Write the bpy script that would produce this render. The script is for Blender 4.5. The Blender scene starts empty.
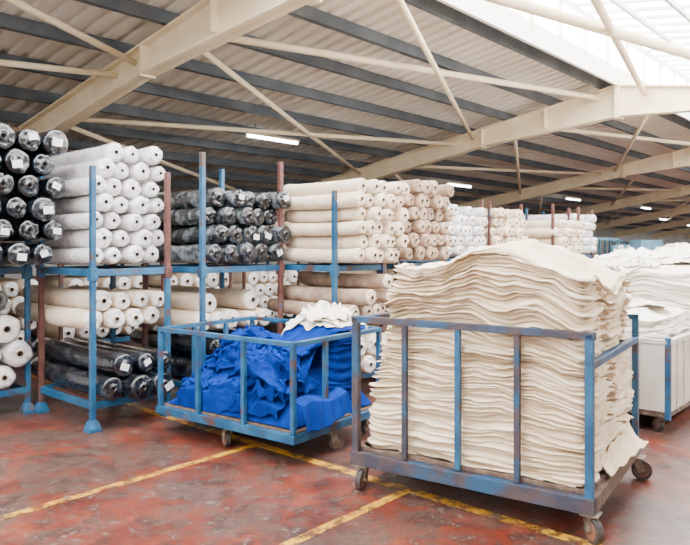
import bpy, math, random
from mathutils import Vector, noise
SN, CS = math.sin(math.radians(42)), math.cos(math.radians(42))
def W(a,b,z): return (SN*a-CS*b, CS*a+SN*b, z)
def nz(x,y=0,z=0): return noise.noise(Vector((x,y,z)))
def sm(e0,e1,x):
    t=max(0,min(1,(x-e0)/(e1-e0))); return t*t*(3-2*t)
def frame(o,ex,ey):
    ex=Vector(ex).normalized();ey=Vector(ey).normalized()
    return lambda x,y,z:(o[0]+ex[0]*x+ey[0]*y, o[1]+ex[1]*x+ey[1]*y, z)

# ================================================================ cloth simulation (sheets dropped one after another)
sc=bpy.context.scene
BL,BD=1.50,1.10
def mk(name,v,f):
    me=bpy.data.meshes.new(name);me.from_pydata(v,[],f);o=bpy.data.objects.new(name,me);sc.collection.objects.link(o);return o
class Sim:
    def __init__(s): s.v=[];s.f=[];s.objs=[]
    def quad(s,a,b,c,d): i=len(s.v);s.v.extend([a,b,c,d]);s.f.append((i,i+1,i+2,i+3))
    def walls(s,x0,x1,y0,y1,z0,z1):
        s.quad((x0,y0,z0),(x0,y1,z0),(x0,y1,z1),(x0,y0,z1));s.quad((x1,y0,z0),(x1,y1,z0),(x1,y1,z1),(x1,y0,z1))
        s.quad((x0,y0,z0),(x1,y0,z0),(x1,y0,z1),(x0,y0,z1));s.quad((x0,y1,z0),(x1,y1,z0),(x1,y1,z1),(x0,y1,z1))
    def field(s,x0,x1,y0,y1,fn,N=40):
        i0=len(s.v)
        for j in range(N+1):
            for i in range(N+1): 
                x=x0+(x1-x0)*i/N;y=y0+(y1-y0)*j/N; s.v.append((x,y,fn(x,y,i/N,j/N)))
        for j in range(N):
            for i in range(N): q=i0+j*(N+1)+i;s.f.append((q,q+1,q+N+2,q+N+1))
    def start(s):
        s.base=mk('collider',s.v,s.f); s.col(s.base,.012)
    def col(s,o,th):
        o.modifiers.new('c','COLLISION');o.collision.thickness_outer=th;o.collision.cloth_friction=25
    def sheet(s,cx,cy,ang,sx,sy,NX,NY,zz,nf,Ax,amp,seed,lim,key=0,bend=.02):
        v=[];f=[];ca,sa=math.cos(ang),math.sin(ang)
        for j in range(NY+1):
            for i in range(NX+1):
                u=i/NX-.5;w=j/NY-.5
                uu=u*sx;ww=w*sy+.05*nz(u*3+seed,w*3)
                x=cx+uu*ca-ww*sa;y=cy+uu*sa+ww*ca
                x=max(lim[0],min(lim[1],x));y=max(lim[2],min(lim[3],y))
                ph=2.5*nz(u*2.2+seed,w*2.2,1)
                z=zz+amp*math.sin(Ax*6.28*w+ph*2)+amp*.7*math.sin(Ax*.7*6.28*u+ph*3)+.3*amp*nz(u*15,w*15,seed)
                v.append((x,y,z))
        for j in range(NY):
            for i in range(NX): q=j*(NX+1)+i;f.append((q,q+1,q+NX+2,q+NX+1))
        cl=mk('cloth',v,f)
        m=cl.modifiers.new('cl','CLOTH');t=m.settings
        t.quality=5;t.mass=.4;t.tension_stiffness=8;t.compression_stiffness=8;t.shear_stiffness=3;t.bending_stiffness=bend;t.air_damping=1
        m.collision_settings.collision_quality=2;m.collision_settings.distance_min=.008
        m.point_cache.frame_start=1;m.point_cache.frame_end=nf
        for fr in range(1,nf+1): sc.frame_set(fr)
        dg=bpy.context.evaluated_depsgraph_get();me=bpy.data.meshes.new_from_object(cl.evaluated_get(dg))
        bpy.data.objects.remove(cl);sc.frame_set(1)
        o=bpy.data.objects.new('h',me);sc.collection.objects.link(o);s.col(o,.006);s.objs.append((o,key))
    def finish(s):
        out={}
        for o,key in s.objs:
            vv,ff=out.setdefault(key,([],[])); n=len(vv)
            vv.extend([tuple(p.co) for p in o.data.vertices]); ff.extend([tuple(i+n for i in p.vertices) for p in o.data.polygons])
            bpy.data.objects.remove(o)
        bpy.data.objects.remove(s.base)
        return out
def bmound(x,y,u,w):
    h=.15+.24*sm(0,.3,u)*sm(1,.6,u)*sm(0,.5,w)+.10*w+.05*nz(x*3,y*3)
    return .25+max(0,h*min(1,7*min(u,1-u,w,1-w)))
S=Sim(); S.walls(.035,BL-.035,.035,BD-.035,.25,2.2)
S.field(.03,BL-.03,.03,BD-.03,bmound)
mound=(list(S.v[16:]),[tuple(i-16 for i in f) for f in S.f[4:]])
S.field(.06,.58,.60,1.02,lambda x,y,u,w:.90 if 0.02<u<.98 and 0.02<w<.98 else .25,N=16)
S.start()
lim=(.07,BL-.07,.07,BD-.07)
S.sheet(BL/2,BD/2,0,BL*.9,BD*.86,90,66,1.0,24,6,.04,1,lim)
rs=random.Random(4)
spots=[(1.15,.36),(.80,.33),(.38,.30),(1.1,.66),(.85,.6),(.36,.30),(1.15,.45),(.90,.40),(.60,.33),(.36,.27),(1.2,.6),(.9,.62)]
for k,(cx,cy) in enumerate(spots):
    S.sheet(cx,cy,rs.uniform(-.3,.35),rs.uniform(.55,.72),rs.uniform(.36,.46),54,40,1.02+k*.012,22,rs.choice((3,4,5)),.045,k*3.7+5,lim)
S.sheet(.34,.70,.05,.66,.80,54,58,1.14,24,2,.02,77,(.06,BL-.06,.06,BD-.06))
S.sheet(.34,.86,.1,.60,.46,56,44,1.22,22,4,.04,91,(.07,.75,.48,BD-.07),key=1)
S.sheet(.42,.82,-.3,.58,.42,50,40,1.26,22,4,.045,97,(.07,.80,.48,BD-.07),key=1)
S.sheet(.34,.84,.5,.52,.40,50,40,1.30,22,5,.05,99,(.07,.80,.48,BD-.07),key=1)
SIMB=S.finish()
n0=len(SIMB[0][0]); SIMB[0][0].extend(mound[0]); SIMB[0][1].extend([tuple(i+n0 for i in f) for f in mound[1]])
def inside(data,x0,x1,y0,y1):
    vv,ff=data; out=[]
    for i,(x,y,z) in enumerate(vv):
        n=.012*nz(x*9,y*9,z*9)
        xx=max(x0+n,min(x1+n,x)); yy=max(y0+n,min(y1+n,y)); out.append((xx,yy,max(.252,z)))
    return (out,ff)
SIMB[0]=inside(SIMB[0],.04,BL-.04,.04,BD-.04); SIMB[1]=inside(SIMB[1],.04,BL-.04,.04,BD-.04)
S=Sim(); S.field(-.7,.7,-.75,.75,lambda x,y,u,w:(1.0+.10*nz(x*2,y*2,4)+.10*(1-(2*u-1)**2)) if .05<u<.95 and .05<w<.95 else .80,N=36)
S.start()
for k in range(4):
    S.sheet(rs.uniform(-.2,.2),rs.uniform(-.25,.25),rs.uniform(-.6,.6),1.0,.85,60,50,1.32+.02*k,22,rs.choice((3,4,5)),.05,k*5.1+40,(-.66,.66,-.72,.72))
SIMW=S.finish()

# ---------------------------------------------------------------- materials
def mat(name, c1, c2=None, scale=4, rough=.7, bump=0, bscale=30, thr=(.4,.6), metal=0, tint=False,
        emit=None, c3=None, s3=1.0, thr3=(.55,.7), stretch=(1,1,1), sheen=0, detail=4, spec=.5, coat=0):
    m=bpy.data.materials.new(name); m.use_nodes=True
    nt=m.node_tree; N=nt.nodes; L=nt.links
    p=N['Principled BSDF']; p.inputs['Roughness'].default_value=rough; p.inputs['Metallic'].default_value=metal
    p.inputs['Specular IOR Level'].default_value=spec
    if coat: p.inputs['Coat Weight'].default_value=coat;p.inputs['Coat Roughness'].default_value=.08
    tc=N.new('ShaderNodeTexCoord'); mp=N.new('ShaderNodeMapping'); mp.inputs['Scale'].default_value=stretch
    L.new(tc.outputs['Object'],mp.inputs['Vector'])
    n=N.new('ShaderNodeTexNoise'); n.inputs['Scale'].default_value=scale; n.inputs['Detail'].default_value=detail
    L.new(mp.outputs['Vector'],n.inputs['Vector'])
    r=N.new('ShaderNodeValToRGB'); c2=c2 or c1
    r.color_ramp.elements[0].position=thr[0]; r.color_ramp.elements[0].color=(*c1,1)
    r.color_ramp.elements[1].position=thr[1]; r.color_ramp.elements[1].color=(*c2,1)
    L.new(n.outputs['Fac'],r.inputs['Fac']); out=r.outputs['Color']
    if c3:
        n3=N.new('ShaderNodeTexNoise'); n3.inputs['Scale'].default_value=s3; n3.inputs['Detail'].default_value=6
        L.new(mp.outputs['Vector'],n3.inputs['Vector'])
        r3=N.new('ShaderNodeValToRGB'); r3.color_ramp.elements[0].position=thr3[0]; r3.color_ramp.elements[1].position=thr3[1]
        L.new(n3.outputs['Fac'],r3.inputs['Fac'])
        mx=N.new('ShaderNodeMixRGB'); mx.inputs['Color2'].default_value=(*c3,1)
        L.new(r3.outputs['Color'],mx.inputs['Fac']); L.new(out,mx.inputs['Color1']); out=mx.outputs['Color']
    if tint:
        at=N.new('ShaderNodeAttribute'); at.attribute_name='tint'
        mx=N.new('ShaderNodeMixRGB'); mx.blend_type='MULTIPLY'; mx.inputs['Fac'].default_value=1
        L.new(out,mx.inputs['Color1']); L.new(at.outputs['Color'],mx.inputs['Color2']); out=mx.outputs['Color']
    L.new(out,p.inputs['Base Color'])
    if bump:
        nb=N.new('ShaderNodeTexNoise'); nb.inputs['Scale'].default_value=bscale; nb.inputs['Detail'].default_value=5
        L.new(mp.outputs['Vector'],nb.inputs['Vector'])
        bp=N.new('ShaderNodeBump'); bp.inputs['Strength'].default_value=bump; bp.inputs['Distance'].default_value=.02
        L.new(nb.outputs['Fac'],bp.inputs['Height']); L.new(bp.outputs['Normal'],p.inputs['Normal'])
        if coat: L.new(bp.outputs['Normal'],p.inputs['Coat Normal'])
    if emit:
        p.inputs['Emission Color'].default_value=(*emit[0],1); p.inputs['Emission Strength'].default_value=emit[1]
    return m
M={}
M['blue']=mat('blue_paint',(.008,.068,.155),(.018,.11,.23),6,.4,.2,40,c3=(.08,.045,.04),s3=7,thr3=(.57,.66))
M['rust']=mat('rusty_paint',(.085,.028,.022),(.13,.05,.04),8,.7,.3,40,c3=(.03,.09,.16),s3=4,thr3=(.58,.68))
M['plum']=mat('worn_plum_paint',(.034,.036,.055),(.07,.048,.052),9,.6,.25,40,c3=(.015,.07,.15),s3=5,thr3=(.48,.60))
M['wood']=mat('cart_deck_wood',(.10,.06,.045),(.17,.115,.08),9,.8,.3,30,stretch=(1,4,1))
M['steel']=mat('caster_steel',(.12,.09,.07),(.25,.2,.15),20,.5,.2,60,metal=.4)
M['wheel']=mat('caster_wheel',(.22,.09,.05),(.10,.05,.035),10,.6)
M['tyre']=mat('caster_tyre',(.035,.03,.03),(.08,.055,.045),10,.7)
M['cream']=mat('cream_cotton',(.85,.69,.48),(.92,.78,.59),3,.95,.25,120,tint=True)
M['white_cloth']=mat('white_cotton',(.90,.83,.73),(.95,.90,.82),3,.95,.2,100,tint=True)
M['blue_cloth']=mat('royal_blue_cloth',(.001,.018,.165),(.003,.033,.26),4,1,.4,90,spec=.12)
M['core']=mat('cardboard_core',(.38,.26,.16),(.46,.32,.20),10,.9)
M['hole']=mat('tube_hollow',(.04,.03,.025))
M['label']=mat('paper_label',(.75,.75,.77),(.46,.48,.51),60,.6,thr=(.45,.65))
M['r_dark']=mat('dark_plastic_wrap',(.003,.006,.010),(.025,.042,.06),14,.12,.6,14,tint=True,thr=(.48,.74),coat=1)
M['r_grey']=mat('grey_plastic_wrap',(.022,.03,.036),(.30,.34,.36),9,.15,.7,14,tint=True,thr=(.44,.68),coat=1)
M['r_white']=mat('white_plastic_wrap',(.80,.78,.78),(.95,.93,.93),8,.22,.8,14,tint=True,coat=.8)
M['r_cream']=mat('cream_fabric_roll',(.78,.62,.46),(.87,.74,.59),5,.9,.3,40,tint=True)
M['r_beige']=mat('beige_fabric_roll',(.36,.24,.17),(.58,.43,.32),6,.9,.3,40,tint=True)
M['r_black']=mat('black_plastic_wrap',(.004,.007,.011),(.06,.075,.10),9,.10,.7,12,tint=True,thr=(.48,.75),coat=1)
M['beam']=mat('cream_steel_paint',(.82,.68,.46),(.89,.76,.55),3,.6)
M['purlin']=mat('purlin_grey',(.06,.075,.095),(.095,.11,.13),2,.6)
M['sheet']=mat('roof_sheet',(.74,.68,.60),(.84,.78,.70),.5,.6)
M['sheet2']=mat('roof_sheet_light',(.85,.82,.76),(.9,.88,.82),.5,.6)
M['sky']=mat('skylight_glazing',(.9,.9,.9),emit=((.98,.99,1),17.0))
M['mull']=mat('skylight_bars',(.55,.57,.58),(.7,.7,.7),3,.5)
M['lamp']=mat('led_tube',(.9,.9,.9),emit=((.95,.98,1),20))
M['wall']=mat('plaster_wall',(.55,.56,.57),(.66,.66,.65),.6,.9,.1,10)
M['tub']=mat('tub_panel',(.54,.50,.45),(.66,.62,.57),3,.6,.1,10)
M['machine']=mat('machine_teal',(.06,.18,.28),(.12,.26,.36),3,.5)

def floor_mat(yellow=False):
    m=bpy.data.materials.new('yellow_lane_paint' if yellow else 'red_oxide_concrete'); m.use_nodes=True
    nt=m.node_tree;N=nt.nodes;L=nt.links;p=N['Principled BSDF']
    tc=N.new('ShaderNodeTexCoord')
    def nn(s,d=6,ro=.6):
        n=N.new('ShaderNodeTexNoise');n.inputs['Scale'].default_value=s;n.inputs['Detail'].default_value=d;n.inputs['Roughness'].default_value=ro
        L.new(tc.outputs['Object'],n.inputs['Vector']);return n.outputs['Fac']
    def ramp(src,stops):
        r=N.new('ShaderNodeValToRGB');e=r.color_ramp.elements
        e[0].position,e[0].color=stops[0][0],(*stops[0][1],1)
        e[1].position,e[1].color=stops[-1][0],(*stops[-1][1],1)
        for s in stops[1:-1]:
            x=e.new(s[0]);x.color=(*s[1],1)
        L.new(src,r.inputs['Fac']);return r.outputs['Color']
    def mix(f,a,b,mode='MIX'):
        x=N.new('ShaderNodeMixRGB');x.blend_type=mode
        if isinstance(f,float): x.inputs['Fac'].default_value=f
        else: L.new(f,x.inputs['Fac'])
        L.new(a,x.inputs['Color1'])
        L.new(b,x.inputs['Color2']);return x.outputs['Color']
    red=ramp(nn(2.2),[(.3,(.07,.012,.007)),(.5,(.145,.026,.013)),(.7,(.21,.050,.025))])
    grey=ramp(nn(5),[(.35,(.038,.024,.021)),(.65,(.135,.090,.072))])
    w1=ramp(nn(1.3,10,.78),[(.46,(0,0,0)),(.54,(.85,.85,.85))])
    c=mix(w1,red,grey)
    w2=ramp(nn(5,10,.82),[(.50,(0,0,0)),(.55,(.85,.85,.85))])
    dark=ramp(nn(3),[(.3,(.012,.009,.009)),(.7,(.036,.022,.019))])
    c=mix(w2,c,dark)
    w3=ramp(nn(10,10,.85),[(.55,(0,0,0)),(.60,(.62,.62,.62))])
    lt=ramp(nn(4),[(.3,(.22,.145,.12)),(.7,(.34,.24,.195))])
    c=mix(w3,c,lt)
    if yellow:
        y=ramp(nn(3),[(.3,(.48,.23,.010)),(.7,(.64,.34,.025))])
        wy=ramp(nn(7,10,.8),[(.46,(0,0,0)),(.54,(.95,.95,.95))])
        c=mix(wy,y,c)
    L.new(c,p.inputs['Base Color'])
    rr=N.new('ShaderNodeMapRange');rr.inputs['To Min'].default_value=.12;rr.inputs['To Max'].default_value=.70
    L.new(nn(4),rr.inputs['Value']);L.new(rr.outputs['Result'],p.inputs['Roughness'])
    bp=N.new('ShaderNodeBump');bp.inputs['Strength'].default_value=.25;bp.inputs['Distance'].default_value=.01
    L.new(nn(25),bp.inputs['Height']);L.new(bp.outputs['Normal'],p.inputs['Normal'])
    p.inputs['Specular IOR Level'].default_value=.35
    return m
M['floor']=floor_mat(); M['yellow']=floor_mat(True)

# ---------------------------------------------------------------- mesh builder
class MB:
    def __init__(s,T=None): s.v=[];s.f=[];s.m=[];s.t=[];s.mats=[];s.T=T or (lambda a,b,c:(a,b,c));s.sm=[]
    def mi(s,k):
        if k not in s.mats: s.mats.append(k)
        return s.mats.index(k)
    def av(s,a,b,c,t=1.0):
        s.v.append(s.T(a,b,c)); s.t.append(t); return len(s.v)-1
    def af(s,ids,k,smooth=False): s.f.append(ids); s.m.append(s.mi(k)); s.sm.append(smooth)
    def box(s,x0,x1,y0,y1,z0,z1,k):
        i=[s.av(x,y,z) for z in (z0,z1) for y in (y0,y1) for x in (x0,x1)]
        for q in ((0,2,3,1),(4,5,7,6),(0,1,5,4),(2,6,7,3),(0,4,6,2),(1,3,7,5)): s.af([i[j] for j in q],k)
    def bar(s,p,q,w,h,k,up=(0,0,1)):
        p=Vector(p);q=Vector(q);d=(q-p).normalized();u=Vector(up)
        if abs(d.dot(u))>.95:u=Vector((0,1,0))
        x=d.cross(u).normalized();y=x.cross(d).normalized()
        i=[]
        for c in (p,q):
            for sx,sy in ((-1,-1),(1,-1),(1,1),(-1,1)):
                vv=c+x*sx*w/2+y*sy*h/2; i.append(s.av(*vv))
        for j in range(4):
            s.af([i[j],i[(j+1)%4],i[4+(j+1)%4],i[4+j]],k)
        s.af(i[:4][::-1],k);s.af(i[4:],k)
    def pipe(s,p,q,r,k,n=12,r2=None):
        p=Vector(p);q=Vector(q);d=(q-p).normalized();u=Vector((0,0,1))
        if abs(d.dot(u))>.95:u=Vector((0,1,0))
        x=d.cross(u).normalized();y=x.cross(d).normalized();i=[]
        for c,rr in ((p,r),(q,r2 or r)):
            for j in range(n):
                t=2*math.pi*j/n;vv=c+x*math.cos(t)*rr+y*math.sin(t)*rr;i.append(s.av(*vv))
        for j in range(n): s.af([i[j],i[(j+1)%n],i[n+(j+1)%n],i[n+j]],k,True)
        s.af(i[:n][::-1],k);s.af(i[n:],k)
    def obj(s,name,bevel=0):
        me=bpy.data.meshes.new(name);me.from_pydata([tuple(v) for v in s.v],[],s.f)
        for k in s.mats: me.materials.append(M[k])
        me.polygons.foreach_set('material_index',s.m);me.polygons.foreach_set('use_smooth',s.sm)
        at=me.color_attributes.new('tint','FLOAT_COLOR','POINT')
        fl=[]
        for t in s.t: fl+= [t,t,t,1] if not isinstance(t,tuple) else [*t,1]
        at.data.foreach_set('color',fl)
        me.update()
        import bmesh
        bm=bmesh.new();bm.from_mesh(me);bmesh.ops.recalc_face_normals(bm,faces=bm.faces);bm.to_mesh(me);bm.free()
        o=bpy.data.objects.new(name,me);bpy.context.scene.collection.objects.link(o)
        if bevel:
            b=o.modifiers.new('bev','BEVEL');b.width=bevel;b.segments=2;b.limit_method='ANGLE'
        return o
def simobj(name,data,T,key,sub=1):
    mb=MB(T); vv,ff=data
    for p in vv: mb.av(*p)
    for f in ff: mb.af(f,key,True)
    o=mb.obj(name);s=o.modifiers.new('s','SOLIDIFY');s.thickness=.006;s.offset=1
    if sub: b=o.modifiers.new('ss','SUBSURF');b.levels=1;b.render_levels=1
    return o

# ---------------------------------------------------------------- shell
A0,A1=-14,78; BR=5.1; BE=19.0; TT=.17
def RZ(b,off=0):
    return 1.6+4.0-TT*BR-TT*abs(b-BR)+off if b<BR else 1.6+4.0-TT*b+off
mb=MB(W); mb.box(A0,A1,-16,BE,-.1,0,'floor'); mb.obj('floor')
mb=MB(W)
for b in (2.62,4.12): mb.box(-8,3.55,b-.035,b+.035,0.0005,.002,'yellow')
mb.box(3.49,3.57,-3,8.5,0.0005,.0025,'yellow')
mb.box(4.9,9,1.15,1.22,0.0005,.002,'yellow')
mb.box(-8,2.6,7.0,7.07,0.0005,.002,'yellow')
mb.obj('floor_lane_markings')
mb=MB(W); mb.box(A0,A1,BE,BE+.2,0,3.3,'wall'); mb.obj('wall_left')
mb=MB(W); mb.box(A1,A1+.2,-16,BE,0,6,'wall'); mb.obj('wall_far')
def corr(mb,b0,b1,offs,k):
    pitch=.28; n=int((A1-A0)/pitch); prev=None
    for i in range(n):
        a=A0+i*pitch
        for da,dz in ((0,0),(.13,0),(.155,.05),(.255,.05)):
            p=mb.av(a+da,b0,RZ(b0)+offs+dz);q=mb.av(a+da,b1,RZ(b1)+offs+dz)
            if prev: mb.af([prev[0],p,q,prev[1]],k)
            prev=(p,q)
OFF=.42
mb=MB(W); corr(mb,BR+.05,BE+.3,OFF,'sheet'); corr(mb,1.0,-16,OFF,'sheet'); 
mb.obj('ceiling')
mb=MB(W)
b=BR+.35
while b<BE:
    z=RZ(b)+OFF
    mb.box(A0,A1,b-.03,b+.03,z-.17,z-.005,'purlin'); mb.box(A0,A1,b-.03,b+.07,z-.18,z-.165,'purlin')
    b+=1.13
b=.6
while b>-15:
    z=RZ(b)+OFF
    mb.box(A0,A1,b-.03,b+.03,z-.15,z-.005,'purlin'); b-=1.13
mb.obj('roof_purlins')
GZ=RZ(BR)+OFF+.85
mb=MB(W)
mb.box(A0,A1,BR-.03,BR+.03,RZ(BR)+OFF-.25,RZ(BR)+OFF+.12,'sheet2')
mb.box(A0,A1,BR-.04,BR+.04,GZ-.1,GZ+.02,'sheet2')
a=A0
while a<A1:
    mb.box(a-.04,a+.04,BR-.04,BR+.04,RZ(BR)+OFF,GZ,'beam'); a+=1.1
mb.obj('trim_1')
mb=MB(W)
mb.box(A0,A1,BR+.01,BR+.02,RZ(BR)+OFF,GZ,'sky')
s_=[mb.av(A0,BR,GZ),mb.av(A1,BR,GZ),mb.av(A1,1.0,GZ-.17*4.1),mb.av(A0,1.0,GZ-.17*4.1)]
mb.af(s_,'sky'); 
mb.obj('window_1')
mb=MB(W)
a=A0
while a<A1:
    mb.bar((a,BR,GZ-.03),(a,1.0,GZ-.03-.17*4.1),.05,.06,'mull'); a+=.55
for k in range(6):
    b=BR-.1-k*.8; z=GZ-.05-.17*(BR-b); mb.box(A0,A1,b-.03,b+.03,z-.1,z-.02,'mull')
mb.box(A0,A1,.97,1.03,RZ(1)+OFF-.1,GZ-.17*4.1+.02,'sheet2')
mb.obj('window_frame')
def rafter(a):
    mb=MB(W)
    def seg(b0,z0,b1,z1,d0,d1):
        def prism(w,t0,bo0,t1,bo1):
            i=[]
            for b_,t,bo in ((b0,t0,bo0),(b1,t1,bo1)):
                for aa in (-w/2,w/2):
                    for zz in (bo,t): i.append(mb.av(a+aa,b_,zz))
            for q in ((0,1,3,2),(4,6,7,5),(0,2,6,4),(1,5,7,3),(0,4,5,1),(2,3,7,6)): mb.af([i[j] for j in q],'beam')
        prism(.03,z0,z0-d0,z1,z1-d1)
        prism(.24,z0,z0-.03,z1,z1-.03)
        prism(.24,z0-d0+.03,z0-d0,z1-d1+.03,z1-d1)
    top=lambda b: RZ(b)+.2
    seg(BE,top(BE),BR+3.2,top(BR+3.2),.42,.42)
    seg(BR+3.2,top(BR+3.2),BR,top(BR),.42,.66)
    seg(BR,top(BR),BR-2.0,top(BR-2.0),.66,.42)
    seg(BR-2.0,top(BR-2.0),-16,top(-16),.42,.42)
    mb.box(a-.14,a+.14,BR-.05,BR+.05,top(BR)-.70,top(BR)+.15,'beam')
    for bb in (BR+3.2,BR+1.6,BR-2.0): mb.box(a-.12,a+.12,bb-.015,bb+.015,top(bb)-.45,top(bb),'beam')
    return mb.obj('roof_rafter')
RA=[-4.3,5.1,14.2,23.6,33,42.4,51.8,61.2,70.6]
for a in RA: rafter(a)
mb=MB(W)
def rz(b): return RZ(b)+.05
def br(a0,b0,a1,b1,r=.045): mb.pipe((a0,b0,rz(b0)),(a1,b1,rz(b1)),r,'beam')
for i in range(0,len(RA)-1):
    p,q=RA[i],RA[i+1]
    br(p,7.4,q,5.5,.055); br(p,7.5,q,12.2); br(p,4.3,q,8.6); br(p,11.2,q,9.1); br(p,11.3,q,16)
    br(p,2.4,q,4.6,.055); br(p,4.9,q,1.5,.075)
mb.obj('roof_bracing')
for (a,b) in ((9.6,10.7),(19.3,12.2),(28.5,12.2),(38,12.2),(38,8),(-2,8),(28.5,7.0),(47,14),(47,10),(57,15),(57,11),(66,14)):
    mb=MB(W); z=RZ(b)+.1
    mb.box(a-.72,a+.72,b-.06,b+.06,z,z+.05,'beam'); mb.pipe((a-.7,b,z-.03),(a+.7,b,z-.03),.035,'lamp')
    for da in(-.5,.5): mb.pipe((a+da,b,z+.05),(a+da,b,z+.25),.008,'steel',6)
    mb.obj('led_batten_light')

# ---------------------------------------------------------------- racks & rolls
def rack(a0,a1,b0,b1,zs=1.38,ztop=2.3,cols=('blue','blue','rust','blue'),ucols=None,upper=True):
    mb=MB(W); s=.045
    P=[(a0,b0),(a0,b1),(a1,b0),(a1,b1)]; ucols=ucols or cols
    for (a,b),c,uc in zip(P,cols,ucols):
        mb.box(a-s/2,a+s/2,b-s/2,b+s/2,.05,zs-.03,c)
        i=[]
        for r,z in ((.055,0),(.055,.03),(.03,.10)):
            i.append([mb.av(a+x*r,b+y*r,z) for x,y in((-1,-1),(1,-1),(1,1),(-1,1))])
        for k in range(2):
            for j in range(4): mb.af([i[k][j],i[k][(j+1)%4],i[k+1][(j+1)%4],i[k+1][j]],'blue')
        mb.af(i[0][::-1],'blue');mb.af(i[2],'blue')
        if upper:
            mb.box(a-.034,a+.034,b-.034,b+.034,zs-.09,zs+.02,uc)
            mb.box(a-s/2,a+s/2,b-s/2,b+s/2,zs,ztop,uc)
    for z,c in ((.22,'blue'),)+(((zs-.02,'blue'),) if upper else ()):
        for b in (b0,b1): mb.box(a0,a1,b-.018,b+.018,z-.03,z+.03,c)
        for a in (a0,a1): mb.box(a-.018,a+.018,b0,b1,z-.03,z+.03,c)
        n=6
        for k in range(1,n): 
            a=a0+(a1-a0)*k/n; mb.box(a-.02,a+.02,b0,b1,z-.01,z+.012,'rust')
    return mb.obj('storage_rack',.003)
def rolls(a0,a1,b0,z0,z1,r,ln,kside,kend=None,seed=0,label=0,core=True,jit=.05,tv=.12,mb=None,messy=0):
    rnd=random.Random(seed); own=mb is None
    if own: mb=MB(W)
    kend=kend or kside; n=max(1,int(round((a1-a0)/(2*r)))); rr0=(a1-a0)/(2*n)
    rows=max(1,int((z1-z0-2*r)/(1.8*r))+1)
    for k in range(rows):
        for j in range(n):
            if k==rows-1 and rnd.random()<messy: continue
            ca=a0+rr0*(1+2*j)+(rr0*.5 if k%2 else -rr0*.4); cz=z0+r+k*1.8*r
            R=r*rnd.uniform(.80,1.06); db=rnd.uniform(-jit,jit); th=rnd.uniform(0,6.28); sd=rnd.random()*50
            ca+=rnd.uniform(-.12,.12)*r; cz+=rnd.uniform(-.10,.06)*r
            L=ln*rnd.uniform(.97,1.03); ti=rnd.uniform(1-tv,1+tv*.3); yaw=rnd.uniform(-.02,.02)*(1+4*messy)
            rc=R*.2
            prof=[(rc,.10),(rc,.0),(rc*1.25,-.004),(rc*1.35,.006),(R*.6,.012 if kside!='r_white' else -.016),(R*.87,.008),(R*.975,.022),(R,.05),(R,L*.15),(R,L*.3),(R,L*.45),(R,L*.6),(R,L*.8),(R,L*.95),(R*.9,L)]
            NS=20; rings=[]
            for pi,(pr,pb) in enumerate(prof):
                ring=[]
                for q in range(NS):
                    t=th+2*math.pi*q/NS
                    w=1+ (.11*nz(math.cos(t)*1.3+sd,math.sin(t)*1.3,pb*4) if pr>R*.5 else 0)
                    bb=pb+(.022*nz(math.cos(t)*2.5+sd,math.sin(t)*2.5,3) if R*.5<pr<R*.98 else 0)
                    ring.append(mb.av(ca+math.cos(t)*pr*w+yaw*pb,b0+db+bb,cz+math.sin(t)*pr*w-.012*math.sin(math.pi*min(1,pb/L)),ti))
                rings.append(ring)
            for pi in range(len(prof)-1):
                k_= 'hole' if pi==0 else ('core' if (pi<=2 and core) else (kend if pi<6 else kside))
                for q in range(NS):
                    mb.af([rings[pi][q],rings[pi][(q+1)%NS],rings[pi+1][(q+1)%NS],rings[pi+1][q]],k_,True)
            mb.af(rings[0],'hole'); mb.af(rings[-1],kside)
            if label and rnd.random()<label:
                t=rnd.uniform(-.5,.5); lw,lh=R*.40,R*.30; ox,oz=rnd.uniform(-.2,.3)*R,rnd.uniform(-.3,.3)*R
                ids=[]
                for x,z in((-1,-1),(1,-1),(1,1),(-1,1)):
                    xx=x*lw;zz=z*lh; ids.append(mb.av(ca+ox+xx*math.cos(t)-zz*math.sin(t),b0+db-.026,cz+oz+xx*math.sin(t)+zz*math.cos(t)))
                mb.af(ids,'label')
    if own: return mb.obj('fabric_roll_stack')
    return mb
rack(1.2,2.72,6.52,7.6,cols=('blue','blue','blue','rust'))
rolls(1.2,2.78,5.92,1.42,2.66,.110,1.6,'r_dark','r_dark',1,label=.7,core=False,tv=.5,jit=.03)
rolls(1.25,2.66,6.45,.25,.98,.125,1.5,'r_white','r_white',2,tv=.3)
rolls(1.35,2.6,6.5,.97,1.28,.11,1.5,'r_grey','r_grey',3,tv=.3)
rack(2.82,3.56,5.45,6.45,cols=('blue','rust','blue','blue'),ucols=('blue','blue','rust','rust'),ztop=2.28)
rolls(2.90,3.68,5.66,1.42,2.60,.088,1.6,'r_white','r_white',4,tv=.08,core=False,messy=.3)
rolls(2.87,3.52,5.26,.26,.84,.105,1.6,'r_black','r_black',5,tv=.5,core=False,label=.4,jit=.10)
rolls(2.90,3.62,5.62,.84,1.30,.09,1.5,'r_cream','r_white',6,tv=.15)
rack(3.82,4.82,5.26,6.26,cols=('blue','rust','rust','blue'),ztop=2.48)
rolls(3.88,4.92,5.24,1.42,1.82,.105,1.65,'r_grey','r_dark',7,tv=.4,core=False,label=.35,jit=.05)
rolls(3.94,4.90,5.28,1.80,2.20,.098,1.65,'r_grey','r_dark',8,tv=.5,core=False,label=.35,jit=.08,messy=.35)
rolls(3.88,4.78,5.32,.26,.75,.115,1.5,'r_black','r_black',9,tv=.4,core=False)
rolls(3.88,4.78,5.40,.75,1.30,.10,1.5,'r_cream','r_white',10,tv=.15,jit=.12,messy=.3)
rack(4.95,5.72,4.60,5.40,cols=('blue','rust','rust','rust'),ztop=2.15)
rolls(5.0,5.78,4.32,1.42,2.34,.078,1.12,'r_cream','r_cream',11,tv=.12)
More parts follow.
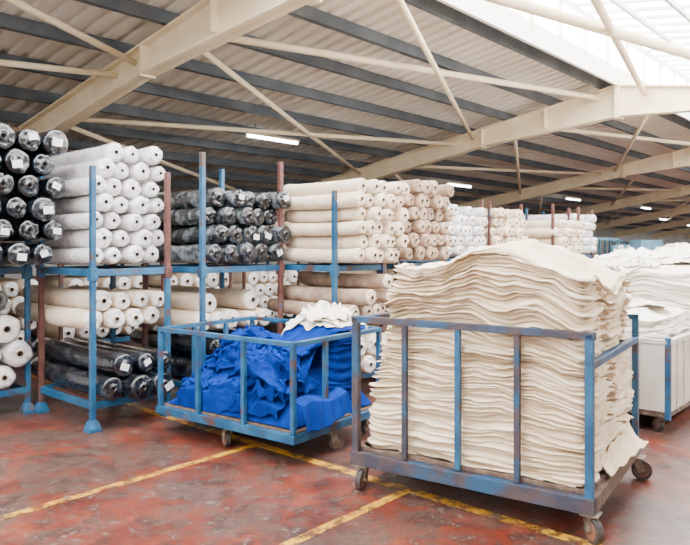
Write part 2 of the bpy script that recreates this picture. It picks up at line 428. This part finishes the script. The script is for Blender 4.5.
rolls(5.0,5.70,4.36,.85,1.32,.082,1.3,'r_beige','r_cream',12,tv=.35,messy=.3,jit=.12)
rolls(5.0,5.68,4.4,.26,.84,.11,1.2,'r_cream','r_white',13,tv=.2)
rack(6.05,6.95,4.65,5.65,cols=('rust','rust','rust','blue'),ztop=2.1)
rolls(6.08,6.98,4.5,1.42,2.38,.085,1.4,'r_beige','r_beige',14,tv=.35,messy=.2)
rolls(6.08,6.9,4.6,.26,1.3,.1,1.4,'r_cream','r_white',15,tv=.2)
for i,(a,b,zt,ks) in enumerate(((7.4,5.6,2.2,'r_cream'),(8.8,5.75,2.3,'r_white'),(10.2,5.75,2.3,'r_cream'),(11.7,5.3,2.22,'r_cream'),(13.1,5.6,2.3,'r_white'),(14.6,6.3,2.2,'r_cream'))):
    rack(a,a+1.15,b+.1,b+1.2,cols=('rust','rust','rust','blue'),ztop=2.35)
    rolls(a,a+1.15,b,1.42,zt,.09,1.5,ks,ks,20+i,tv=.15,messy=.3)
    rolls(a+.04,a+1.1,b+.1,.26,1.3,.11,1.4,'r_cream','r_white',30+i,tv=.2)
for i,a in enumerate((-.6,1.0,2.6,4.2,5.8,7.4,9.0,10.6,12.2)):
    b=8.9
    rack(a,a+1.3,b+.1,b+1.3,cols=('rust','blue','rust','blue'),ztop=2.35)
    ks=('r_cream','r_white','r_beige')[i%3]
    rolls(a,a+1.3,b,1.42,2.5,.11,1.5,ks,ks,40+i,tv=.15,messy=.3)
    rolls(a+.04,a+1.26,b+.1,.26,1.3,.12,1.4,'r_cream','r_white',50+i,tv=.3)

# ---------------------------------------------------------------- carts
def caster(mb,x,y,zt,ang=0.3,r=.062):
    c,s=math.cos(ang),math.sin(ang)
    def P(u,v,z): return (x+u*c-v*s,y+u*s+v*c,z)
    off=.03
    mb.box(x-.05,x+.05,y-.05,y+.05,zt-.01,zt,'steel')
    mb.pipe((x,y,zt-.035),(x,y,zt-.005),.035,'steel')
    for v in(-.028,.028):
        mb.bar(P(0,v,zt-.03),P(off,v,r-.01),.006,.05,'steel',up=(c,s,0))
    mb.bar(P(0,-.03,zt-.033),P(0,.03,zt-.033),.06,.008,'steel')
    mb.pipe(P(off,-.020,r),P(off,.020,r),r,'tyre',24)
    mb.pipe(P(off,-.022,r),P(off,.022,r),r*.72,'wheel',20)
    mb.pipe(P(off,-.036,r),P(off,.036,r),.01,'steel',8)
MT=frame((1.315,3.60),(-.83,.555),(.555,.83)); ML,MD=1.49,1.25
mb=MB(MT)
zt=1.12
px=[0,.40,.766,1.128,ML]
for i,x in enumerate(px):
    if i in (0,4): mb.box(x-.022,x+.022,-.022,.022,.2,zt,'blue' if i==0 else 'plum')
    else: mb.bar((x,0,.25),(x,0,zt),.035,.03,'blue' if i==2 else 'plum',up=(0,1,0))
mb.box(-.03,ML+.03,-.022,.022,zt-.03,zt+.012,'plum')
for i,x in enumerate(px):
    mb.box(x-.02,x+.02,MD-.02,MD+.02,.2,zt,'blue')
mb.box(-.02,ML+.02,MD-.02,MD+.02,zt-.035,zt,'blue')
mb.box(-.022,.022,0,MD,.93,.97,'blue')
mb.box(ML-.02,ML+.02,0,MD,zt-.035,zt,'plum'); mb.box(ML-.02,ML+.02,MD*.5-.02,MD*.5+.02,.25,zt,'plum')
mb.box(-.03,ML+.03,-.03,.03,.155,.24,'plum'); mb.box(-.03,ML+.03,MD-.03,MD+.03,.155,.24,'blue')
mb.box(-.03,.03,0,MD,.155,.24,'wood'); mb.box(ML-.03,ML+.03,0,MD,.155,.24,'plum')
for k in range(9): 
    y0=.03+k*(MD-.06)/9; mb.box(.0,ML,y0,y0+(MD-.06)/9-.008,.24,.265,'wood')
caster(mb,.0,.02,.155,3.9,.068);caster(mb,ML-.04,.02,.155,4.6,.062);caster(mb,-.02,MD-.05,.155,2.9,.066);caster(mb,ML-.05,MD-.05,.155,.3,.062)
mb.obj('fabric_trolley',.003)

def fab_stack(T,x0,x1,y0,y1,z0,z1,n,key,seed,M_=220,rc=.08,slump=(0,0),wave=.03,proud=.022,arch=.0,name='folded_fabric_stack',sub=5,taper=.0,rdrop=0,gap=.035,lean=0,crown=0):
    mb=MB(T); H=z1-z0; th=H/n
    rs=random.Random(seed*77); 
    hs=[rs.choice((.45,.6,1.,1.1,1.9)) for _ in range(n)]; tot=sum(hs); zl=[z0]
    for h in hs: zl.append(zl[-1]+h/tot*H)
    def perim(f):
        xa=x0+taper*f; xb=x1-slump[0]*sm(.15,1,f); ya=y0+taper*f*.6-lean*sm(.68,.80,f); yb=y1-taper*f
        pts=[];w=xb-xa;d=yb-ya;tot=2*(w+d)
        for i in range(M_):
            s=(i/M_)*tot
            if s<w: x,y,nx,ny=xa+s,ya,0,-1; e=min(s,w-s)
            elif s<w+d: s-=w; x,y,nx,ny=xb,ya+s,1,0; e=min(s,d-s)
            elif s<2*w+d: s-=w+d; x,y,nx,ny=xb-s,yb,0,1; e=min(s,w-s)
            else: s-=2*w+d; x,y,nx,ny=xa,yb-s,-1,0; e=min(s,d-s)
            if e<rc:
                k=(1-e/rc); cx=(xa+xb)/2-x;cy=(ya+yb)/2-y;l=math.hypot(cx,cy)
                x+=cx/l*rc*.45*k*k; y+=cy/l*rc*.45*k*k
                sx=nx-(cx/l)*k;sy=ny-(cy/l)*k;l=math.hypot(sx,sy);nx,ny=sx/l,sy/l
            pts.append((x,y,nx,ny))
        return pts
    rings=[]
    def zw(x,y,f,zz):
        env=min(1,f*6)
        w=env*wave*(.45+.6*f)*(nz(x*2.0+seed,y*2.0,zz*2.4+7)*1.8+.6*nz(x*5+seed,y*5,zz*5)+.22*nz(x*13+seed,y*13,zz*11))
        u=(x-x0)/(x1-x0); w-=slump[1]*sm(.45,1.05,u)*f*f + rdrop*sm(.38,-.05,u)*f**1.5
        w+=crown*f*math.sin(math.pi*max(0,min(1,u)))
        w-=arch*f*(2*u-1)**2
        return w
    for i in range(n):
        f=(i+.5)/n; P=perim(f); prot=rs.uniform(-1,1)
        for k in range(sub):
            wv=k/sub
            ring=[]
            for (x,y,nx,ny) in P:
                bulge=math.sin(math.pi*(wv*.96+.02))**.6
                o=(nz(x*2.4+i*3.7,y*2.4+seed,i*2.3)*1.7+nz(x*8+i*1.7,y*8,i*5.1+seed)*.8)*proud+prot*proud*.7
                big=nz(x*1.6+seed,y*1.6,zl[i]*2.2)*proud*.8
                g_=gap*(.5+1.2*max(0,.5+nz(x*3+i*4.1,y*3,i*1.9)))
                o=min(o,.03)
                if ny<-.5 and zl[i]<1.12: o=min(o+big,.024)-g_*(1-bulge)
                else: o+=-g_*(1-bulge)+big
                jb=lambda ii: 1.2*th*(nz(x*2.2+ii*2.9,y*2.2+seed,ii*7.7)+.4*nz(x*7+ii*2.1,y*7+seed,ii*3.7)) if 0<ii else 0
                za=zl[i]+jb(i); zb=zl[i+1]+jb(i+1)
                if zb<za+.003: zb=za+.003
                dro=-.013*(1+nz(x*4,y*4,i*3.3))*bulge
                zz=za+(zb-za)*wv+dro
                ring.append(mb.av(x+nx*o,y+ny*o,max(z0,zz+zw(x,y,f,zz)) if i else max(z0,zz),.95+.08*nz(i*3.3,x*1.5,y)))
            rings.append(ring)
    cx,cy=(x0+x1)/2-slump[0]*.4,(y0+y1)/2
    P=perim(1)
    for k in range(0,24):
        q=k/24; ring=[]
        for (x,y,nx,ny) in P:
            X=x+(cx-x)*q;Y=y+(cy-y)*q
            fq=q*9+.8*nz(X*3+seed,Y*3,4); st=(math.floor(fq)+sm(.0,.35,fq-math.floor(fq)))/9
            h=.055*sm(0,.6,st)+(.02*nz(X*5+seed,Y*5,2)+.014*nz(X*14,Y*14,seed))*sm(0,.3,q)
            ring.append(mb.av(X,Y,z1+h+zw(X,Y,1,z1),1))
        rings.append(ring)
    for a,b in zip(rings[:-1],rings[1:]):
        for j in range(M_): mb.af([a[j],a[(j+1)%M_],b[(j+1)%M_],b[j]],key,True)
    c=mb.av(cx,cy,z1+.055+zw(cx,cy,1,z1))
    for j in range(M_): mb.af([rings[-1][j],rings[-1][(j+1)%M_],c],key,True)
    mb.af(rings[0][::-1],key)
    return mb.obj(name)
fab_stack(MT,.02,ML-.045,.055,MD-.05,.268,1.46,66,'cream',3,M_=540,slump=(.20,.07),wave=.066,proud=.034,sub=6,rdrop=.10,gap=.070,lean=.045,crown=.078)
def sheet_cloth(T,fn,nu,nv,key,name,th=.006):
    mb=MB(T);g=[[mb.av(*fn(i/nu,j/nv)) for i in range(nu+1)] for j in range(nv+1)]
    for j in range(nv):
        for i in range(nu): mb.af([g[j][i],g[j][i+1],g[j+1][i+1],g[j+1][i]],key,True)
    o=mb.obj(name);s=o.modifiers.new('s','SOLIDIFY');s.thickness=th;s.offset=1;return o
def spill(u,v):
    y=.35+u*.8; r=v
    x=.03-.13*r*(.5+.5*u); z=.275+.14*(1-r)**2*(.4+.6*u)+.012*math.sin(u*22+r*4)*(1-.3*r)+.006*nz(u*9,v*7)
    return (x,y,z)
sheet_cloth(MT,spill,60,24,'cream','cloth_offcut')

# blue cart
BT=frame(W(3.33,3.50,0)[:2],(-.80,.60),(.60,.80))
mb=MB(BT); zt=.90
for x in (0,.50,1.02,BL):
    mb.box(x-.018,x+.018,-.018,.018,.2,zt,'blue'); mb.box(x-.018,x+.018,BD-.018,BD+.018,.2,zt,'blue')
for y in (.37,.75):
    for x in(0,BL): mb.box(x-.018,x+.018,y-.018,y+.018,.2,zt,'blue')
for z in (zt,):
    mb.box(-.02,BL+.02,-.02,.02,z-.035,z,'blue');mb.box(-.02,BL+.02,BD-.02,BD+.02,z-.035,z,'blue')
    mb.box(-.02,.02,0,BD,z-.035,z,'blue');mb.box(BL-.02,BL+.02,0,BD,z-.035,z,'blue')
mb.box(-.03,BL+.03,-.03,.03,.17,.23,'blue');mb.box(-.03,BL+.03,BD-.03,BD+.03,.17,.23,'blue')
mb.box(-.03,.03,0,BD,.17,.23,'blue');mb.box(BL-.03,BL+.03,0,BD,.17,.23,'blue')
mb.box(0,BL,.03,BD-.03,.22,.245,'wood')
caster(mb,.74,.06,.17,.4,.06);caster(mb,.03,.50,.17,2.4,.06);caster(mb,BL-.1,BD-.1,.17,.4,.06);caster(mb,.1,BD-.08,.17,1.4,.06)
mb.obj('cloth_trolley',.003)
simobj('blue_cloth_heap',SIMB[0],BT,'blue_cloth')
simobj('crumpled_white_cloth',SIMB[1],BT,'white_cloth')
fab_stack(BT,.09,.55,.63,.99,.26,.84,14,'blue_cloth',21,M_=160,wave=.01,proud=.01,sub=4,name='folded_blue_cloth',gap=.03)
def drape2(u,v):
    y=.05+u*.55; fold=.02*math.sin(u*24+2*v); x=-.035-fold*.5-.05*v; z=.46-.20*v*(1+.2*math.sin(u*6))+.02*math.sin(u*7)
    if v<.12: x=.05-(v/.12)*.085
    return (x,y,z)
sheet_cloth(BT,drape2,60,24,'blue_cloth','draped_blue_cloth')

def tub(a0,a1,b0,b1,zt,h,seed,key='white_cloth',n=16,panel='tub',zp=.78,proud=.03,top=True):
    mb=MB(W)
    for a in(a0,a1):
        for b in(b0,b1): mb.box(a-.022,a+.022,b-.022,b+.022,.13,zp+.04,'blue')
    mb.box(a0,a1,b0,b1,.14,.19,'steel')
    for b in(b0,b1):
        mb.box(a0,a1,b-.012,b+.012,.19,zp,panel); mb.box(a0,a1,b-.022,b+.022,zp-.02,zp+.02,panel)
        k=a0+.2
        while k<a1: mb.box(k-.012,k+.012,b-.024,b+.024,.19,zp,panel);k+=.2
    for a in(a0,a1):
        mb.box(a-.012,a+.012,b0,b1,.19,zp,panel); mb.box(a-.022,a+.022,b0,b1,zp-.02,zp+.02,panel)
        k=b0+.24
        while k<b1: mb.box(a-.024,a+.024,k-.012,k+.012,.19,zp,panel);k+=.24
    for a in(a0+.08,a1-.08):
        for b in(b0+.08,b1-.08): caster(mb,a,b,.14,1.,.055)
    mb.obj('tub_trolley',.003)
    fab_stack(W,a0+.06,a1-.06,b0+.06,b1-.06,.2,zt,n,key,seed,M_=200,wave=.04,proud=proud,arch=.06,sub=5,taper=.04,slump=(.05,.06),name='folded_white_cloth',gap=.05)
    if top:
        ca,cb=(a0+a1)/2,(b0+b1)/2; dz=zt-1.06
        sx=(a1-a0-.06)/1.36; sy=(b1-b0-.06)/1.5
        simobj('crumpled_white_cloth',SIMW[0],lambda x,y,z:W(ca+x*sx,cb+y*sy,z+dz),key,sub=0)
tub(6.0,7.25,1.75,3.15,.98,0,11,n=22)
tub(7.6,8.9,1.9,3.3,1.34,0,12,n=34)
tub(9.4,10.7,2.1,3.5,1.32,0,13,n=34)
tub(7.0,8.3,3.65,4.4,1.3,0,14,n=24,key='cream',top=False)
tub(11.2,12.5,2.4,3.8,1.36,0,15,n=26)
tub(13,14.4,2.7,4.2,1.40,0,16,n=26)
tub(15,16.4,3.4,4.9,1.42,0,17,n=26,key='cream')
tub(17.4,18.8,4.0,5.5,1.42,0,18,n=26)
for i in range(7):
    a=20+i*4.5; b=6.5+i*1.5
    mb=MB(W); mb.box(a,a+2.2,b,b+1.6,0,1.1,'tub'); mb.box(a+.1,a+2.1,b+.1,b+.4,1.1,1.75,'machine')
    for k in range(5): mb.pipe((a+.2+k*.42,b+.9,1.1),(a+.2+k*.42,b+.9,1.6),.12,'white_cloth' if k%2 else 'machine')
    mb.bar((a,b+1.5,1.8),(a+2.2,b+1.5,1.8),.06,.06,'machine')
    for k in(0,2.2): mb.bar((a+k,b+1.5,1.1),(a+k,b+1.5,1.8),.06,.06,'machine')
    mb.obj('textile_machine')

# ---------------------------------------------------------------- light & camera
w=bpy.data.worlds.new('world');bpy.context.scene.world=w;w.use_nodes=True
w.node_tree.nodes['Background'].inputs['Color'].default_value=(1,.975,.94,1)
w.node_tree.nodes['Background'].inputs['Strength'].default_value=3.3
def area(loc,tgt,sx,sy,e,c=(1,.97,.92)):
    l=bpy.data.lights.new('added_area_lamp','AREA');l.shape='RECTANGLE';l.size=sx;l.size_y=sy;l.energy=e;l.color=c  # lamp added to brighten the hall, not part of the skylight
    o=bpy.data.objects.new('added_area_lamp',l);bpy.context.scene.collection.objects.link(o);o.location=loc
    o.rotation_euler=(Vector(tgt)-Vector(loc)).to_track_quat('-Z','Y').to_euler()
area((-1,-3,4.2),(0,6,1),6,3,600)  # added soft fill from behind the camera
area(W(9,-1,4.2),W(8,5,1),8,2,1600)  # added key from the right, for highlights on right-hand faces
cam=bpy.data.cameras.new('camera');co=bpy.data.objects.new('camera',cam);bpy.context.scene.collection.objects.link(co)
co.location=(0,0,1.6);co.rotation_euler=(math.pi/2,0,0);cam.lens=36*670/690;cam.sensor_width=36;cam.shift_y=-27.5/690
bpy.context.scene.camera=co
